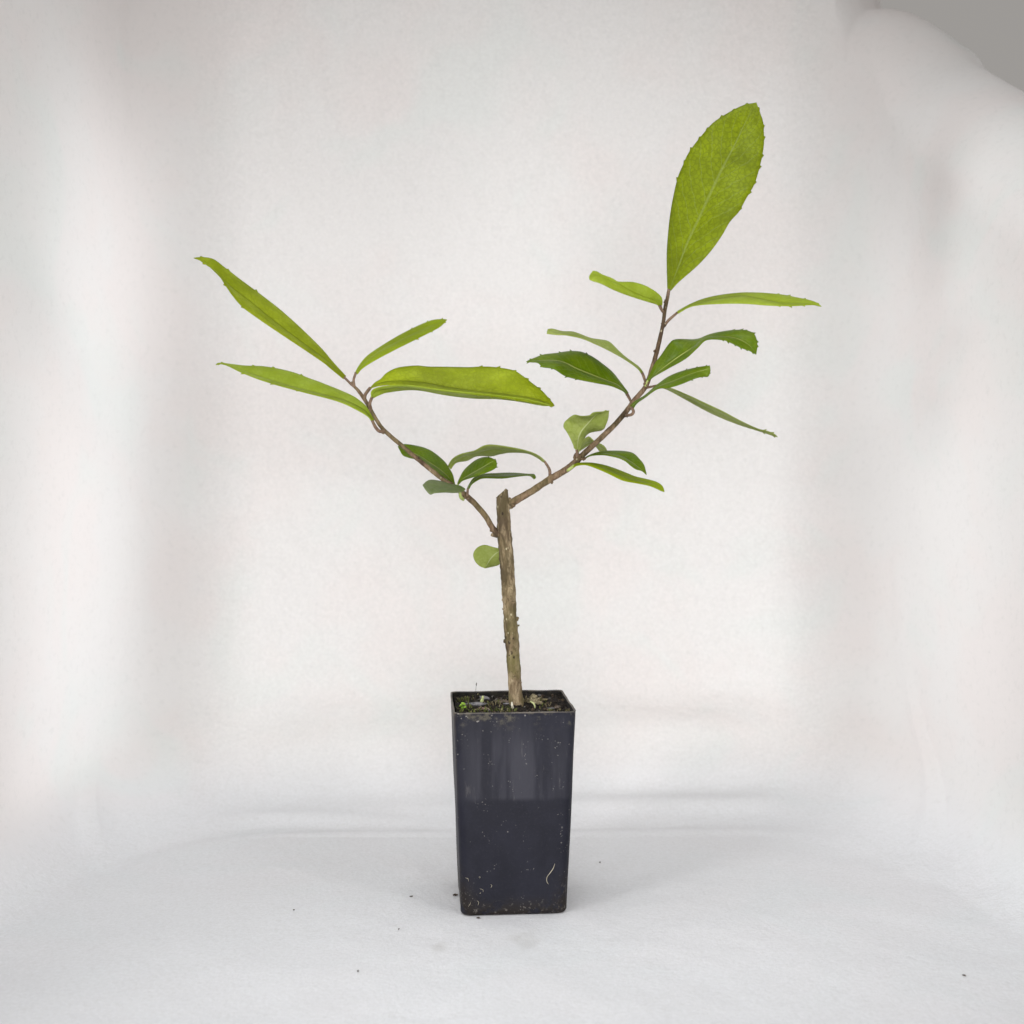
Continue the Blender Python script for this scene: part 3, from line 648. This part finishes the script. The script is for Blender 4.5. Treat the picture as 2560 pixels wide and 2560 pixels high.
# --- right branch
leaf(fG, [(1805, 1062), (1740, 1010), (1640, 970), (1500, 940), (1340, 918), (1260, 928), (1180, 970), (1060, 1000), (990, 1040), (952, 1095), (950, 1110)],
     [(1797, 1068), (1730, 1020), (1640, 980), (1450, 960), (1340, 952), (1200, 985), (1060, 1030), (985, 1080), (958, 1120)],
     [(1788, 1078), (1730, 1032), (1640, 992), (1500, 985), (1400, 1005), (1330, 1022), (1200, 1020), (1120, 1060), (1020, 1080), (975, 1135), (965, 1125)],
     .012, [.000, .002, .006, .012, .016], (OU, OT), 'a', (fG, [(1845, 1205), (1838, 1135), (1795, 1064)], [.000, .000, .000]), None, (4.4, 3.6, 2.8), 0, label='long arching leaf curving left from the right branch')
leaf(fJ, [(240, 1738), (235, 1550), (235, 1400), (250, 1200), (270, 1040), (300, 880), (335, 740), (380, 635), (414, 556), (467, 475), (534, 390), (644, 268), (792, 172), (910, 115), (1018, 92)],
     [(262, 1742), (330, 1560), (420, 1320), (520, 1110), (620, 890), (720, 680), (830, 470), (920, 280), (1020, 90)],
     [(272, 1745), (340, 1670), (500, 1530), (620, 1400), (720, 1260), (790, 1140), (870, 1050), (930, 940), (995, 830), (1026, 750), (1066, 600), (1088, 465), (1088, 355), (1082, 268), (1052, 170), (1022, 92)],
     .0235, [.004, .004, .006, .010, .016], (YO, YT), 'b', (fI, [(1572, 715), (1582, 650), (1588, 590)], [.004, .004, .004]), None, (4.4, 4.2, 3.4), 8, .50, camber=.05, label='largest leaf, standing upright at the top of the right branch')
leaf(fI, [(1470, 885), (1475, 790), (1440, 710), (1330, 620), (1170, 530), (980, 470), (850, 465), (700, 492), (590, 410), (420, 340), (300, 272), (228, 265)],
     [(1430, 895), (1340, 800), (1150, 735), (960, 660), (830, 590), (700, 510), (540, 450), (380, 380), (260, 330), (190, 315)],
     [(1400, 885), (1340, 860), (1200, 820), (950, 740), (750, 670), (560, 590), (380, 500), (190, 437), (162, 380), (185, 320)],
     .0125, [.004, -.020, -.042, -.062, -.078], (YU, YT), 'b', (fI, [(1495, 1010), (1460, 960), (1425, 885)], [.005, .003, .002]), None, (3.6, 3.8, 4.2), 0, label='blurred pale leaf reaching toward the viewer at the upper left of the right branch')
leaf(fH, [(490, 282), (600, 220), (720, 170), (850, 140), (1050, 118), (1250, 112), (1440, 130), (1540, 150), (1650, 172), (1720, 195), (1770, 232)],
     [(500, 290), (650, 222), (850, 170), (1050, 144), (1150, 152), (1300, 185), (1420, 208), (1550, 212), (1660, 212), (1770, 233)],
     [(510, 298), (600, 245), (700, 222), (900, 210), (1100, 210), (1300, 225), (1500, 230), (1650, 222), (1720, 222), (1770, 235)],
     .0145, [.004, .004, .004, .004, .004], (YU, YT), 'b', (fH, [(385, 405), (430, 350), (505, 285)], [.006, .005, .004]), None, (3.6, 3.6, 2.8), 4, .70, label='long pale leaf reaching far right below the largest leaf')
leaf(fF, [(1492, 635), (1430, 560), (1300, 470), (1200, 380), (1080, 262), (960, 235), (860, 228), (760, 195), (640, 145), (520, 142), (400, 105), (335, 108)],
     [(1478, 645), (1350, 525), (1150, 410), (1000, 330), (850, 255), (700, 190), (560, 165), (440, 145), (325, 140)],
     [(1463, 652), (1430, 600), (1340, 530), (1200, 440), (1050, 360), (900, 290), (740, 225), (560, 188), (440, 182), (322, 168)],
     .012, [.006, .000, -.008, -.016, -.022], (OU, OT), 'b', (fF, [(1512, 745), (1500, 700), (1476, 638)], [.005, .005, .006]), None, (3.0, 3.8, 3.2), 0, label='thin wavy leaf pointing left above the large dark leaf')
leaf(fF, [(1312, 880), (1230, 770), (1130, 640), (1040, 560), (905, 460), (800, 405), (715, 378), (590, 375), (460, 395), (290, 415), (180, 455), (75, 501)],
     [(1292, 892), (1180, 790), (1060, 740), (900, 680), (700, 600), (540, 520), (420, 492), (250, 492), (75, 503)],
     [(1275, 898), (1240, 860), (1100, 800), (900, 760), (720, 725), (550, 680), (420, 600), (340, 580), (270, 570), (215, 520), (140, 512), (75, 506)],
     .0155, [.003, -.006, -.012, -.016, -.018], (OT, OU), 'b', (fF, [(1345, 1000), (1325, 955), (1288, 888)], [.005, .004, .003]), None, (3.0, 3.8, 4.0), 5, .50, label='large dark green leaf pointing left on the right branch')
leaf(fH, [(233, 880), (300, 740), (360, 660), (430, 560), (490, 520), (640, 520), (720, 510), (800, 480), (950, 445), (1080, 437), (1165, 462), (1195, 505), (1207, 570), (1198, 650)],
     [(243, 885), (350, 800), (500, 690), (620, 610), (740, 525), (850, 500), (1000, 510), (1120, 565), (1196, 653)],
     [(252, 892), (300, 850), (440, 770), (580, 690), (680, 600), (760, 530), (900, 528), (970, 552), (1070, 600), (1140, 625), (1195, 656)],
     .014, [.004, -.004, -.012, -.018, -.022], (OT, OU), 'b', (fH, [(225, 930), (235, 905), (245, 880)], [.005, .004, .004]), M_petg, (4, 3.2, 2.8), 6, .72, label='twisted dark leaf with curled toothed tip right of the right branch')
leaf(fH, [(320, 922), (440, 945), (600, 1010), (750, 1080), (900, 1150), (1050, 1230), (1200, 1300), (1310, 1330), (1358, 1352), (1385, 1378)],
     [(323, 930), (430, 956), (600, 1030), (750, 1105), (900, 1172), (1050, 1246), (1200, 1308), (1300, 1340), (1385, 1379)],
     [(330, 938), (420, 965), (560, 1040), (760, 1150), (900, 1215), (1050, 1270), (1200, 1315), (1300, 1352), (1385, 1381)],
     .0125, [.014, .016, .018, .020, .020], (OU, OT), 'a', (fH, [(230, 945), (270, 938), (330, 926)], [.006, .010, .014]), None, (3.8, 3.0, 2.8), 2, .88, label='narrow leaf drooping down to the far right')
leaf(fH, [(84, 1110), (130, 1065), (230, 1008), (330, 920), (420, 850), (540, 800), (680, 765), (790, 750)],
     [(97, 1125), (140, 1078), (225, 1022), (330, 942), (480, 885), (620, 828), (794, 775)],
     [(113, 1140), (150, 1085), (220, 1035), (330, 960), (440, 945), (540, 915), (650, 870), (720, 852), (775, 848), (796, 795)],
     .010, [-.002, -.008, -.016, -.022, -.026], (OT, OU), 'b', (fH, [(55, 1190), (100, 1182), (118, 1155), (98, 1115)], [.002, -.003, -.004, -.003]), None, (4.0, 3.8, 4.0, 3.6), 3, .75, label='dark leaf with two black specks in front of the right branch')
leaf(fE, [(700, 835), (740, 750), (825, 682), (900, 735), (990, 778), (1030, 810), (1057, 860)],
     [(707, 850), (760, 790), (840, 745), (920, 775), (980, 820), (1056, 862)],
     [(715, 864), (780, 822), (850, 785), (920, 800), (960, 860), (1000, 880), (1055, 866)],
     .008, [.005, .008, .011, .013, .014], (OU, OT), 'a', (fE, [(690, 930), (695, 890), (708, 845)], [.002, .004, .005]), M_petg, (3, 3, 2.6), 0, label='small pale leaf half hidden behind the right branch')
leaf(fE, [(663, 850), (650, 780), (600, 690), (540, 600), (525, 540), (560, 480), (650, 420), (740, 445), (840, 440), (890, 400), (1000, 375), (1030, 358), (1070, 366)],
     [(685, 855), (700, 720), (740, 620), (820, 520), (900, 430), (980, 392), (1070, 370)],
     [(710, 850), (760, 760), (820, 670), (900, 630), (1005, 590), (1040, 530), (1070, 450), (1076, 374)],
     .011, [.001, -.002, -.005, -.008, -.010], (OU, OT), 'a', (fE, [(690, 945), (692, 900), (685, 845)], [.001, .000, .001]), None, (4.4, 4.0, 3.6), 0, camber=.04, wave=.0007, label='notched grey green leaf standing up on the right branch')
leaf(fE, [(775, 945), (820, 918), (900, 885), (1000, 862), (1100, 855), (1260, 857), (1370, 885), (1450, 960), (1500, 1030), (1530, 1143)],
     [(778, 950), (840, 920), (920, 898), (1050, 895), (1200, 920), (1330, 985), (1440, 1065), (1530, 1145)],
     [(780, 955), (850, 920), (960, 908), (1050, 914), (1180, 942), (1270, 982), (1340, 1040), (1400, 1080), (1470, 1100), (1530, 1147)],
     .010, [.001, -.006, -.014, -.020, -.024], (OT, OU), 'b', (fE, [(735, 950), (770, 958), (800, 935)], [.001, -.002, -.001]), None, (3, 2.4, 2.0), 0, label='arched dark leaf with drooping tip low on the right branch')
leaf(fE, [(628, 1025), (700, 1003), (850, 1003), (1000, 1025), (1150, 1070), (1300, 1130), (1400, 1170), (1560, 1205), (1660, 1235), (1720, 1280), (1745, 1345)],
     [(634, 1042), (740, 1016), (880, 1022), (1060, 1085), (1240, 1155), (1400, 1208), (1550, 1242), (1660, 1280), (1745, 1350)],
     [(642, 1058), (700, 1035), (800, 1030), (920, 1070), (1060, 1130), (1240, 1215), (1400, 1247), (1550, 1277), (1640, 1310), (1700, 1340), (1745, 1353)],
     .0105, [-.002, -.006, -.012, -.016, -.020], (YT, YU), 'b', (fE, [(565, 1098), (600, 1075), (650, 1035)], [-.001, -.003, -.002]), M_petg, (3.0, 4.0, 3.8), 0, label='yellow green leaf, lowest on the right branch')

# ---------------------------------------------------------------- crumbs fallen on the cloth
M_crumb = simple_mat('fallen_crumb', (.03, .022, .016), (.12, .09, .07), 900, .9)
def floor_pt(px, py):
    a = (px - 1280) / FPX; b = (1280 - py) / FPX
    d = Vector((a, math.cos(PITCH) - b * math.sin(PITCH), math.sin(PITCH) + b * math.cos(PITCH)))
    return CAM + d * (-CAM.z / d.z)
for px, py, r, sq, lab in ((1196, 2297, .0008, (1.4, .7, .4), 'dark crumb on the cloth just in front of the pot\'s left corner'), (997, 2325, .0006, (1.3, .6, .4), 'small crumb on the cloth to the front left of the pot'),
                      (1028, 2243, .0007, (1.5, .5, .4), 'pair of thin bark flecks on the cloth left of the pot'), (735, 2277, .0006, (1, .8, .5), 'tiny crumb far left of the pot'),
                      (895, 2430, .0006, (1.4, .6, .5), 'tiny crumb in the left foreground'), (2410, 2441, .0007, (1.3, .6, .5), 'tan crumb in the right foreground'),
                      (2477, 2171, .0007, (.8, .8, .5), 'tiny crumb near the right edge of the picture'), (1500, 2158, .0007, (1.2, .7, .5), 'tiny crumb behind the pot on its right side'),
                      (1139, 2240, .0013, (1.1, .9, .4), 'grey bark crumb touching the left side of the pot foot')):
    VF = lump((0, 0, 0), r, sq, .8, 2, px); o = mesh_obj('crumb', VF[0], VF[1], M_crumb); o.location = floor_pt(px, py) + Vector((0, 0, r * .25 + .0004)); tag(o, lab, 'crumb', 'crumbs fallen on the cloth')
    o.rotation_euler = (0, 0, px * .37)
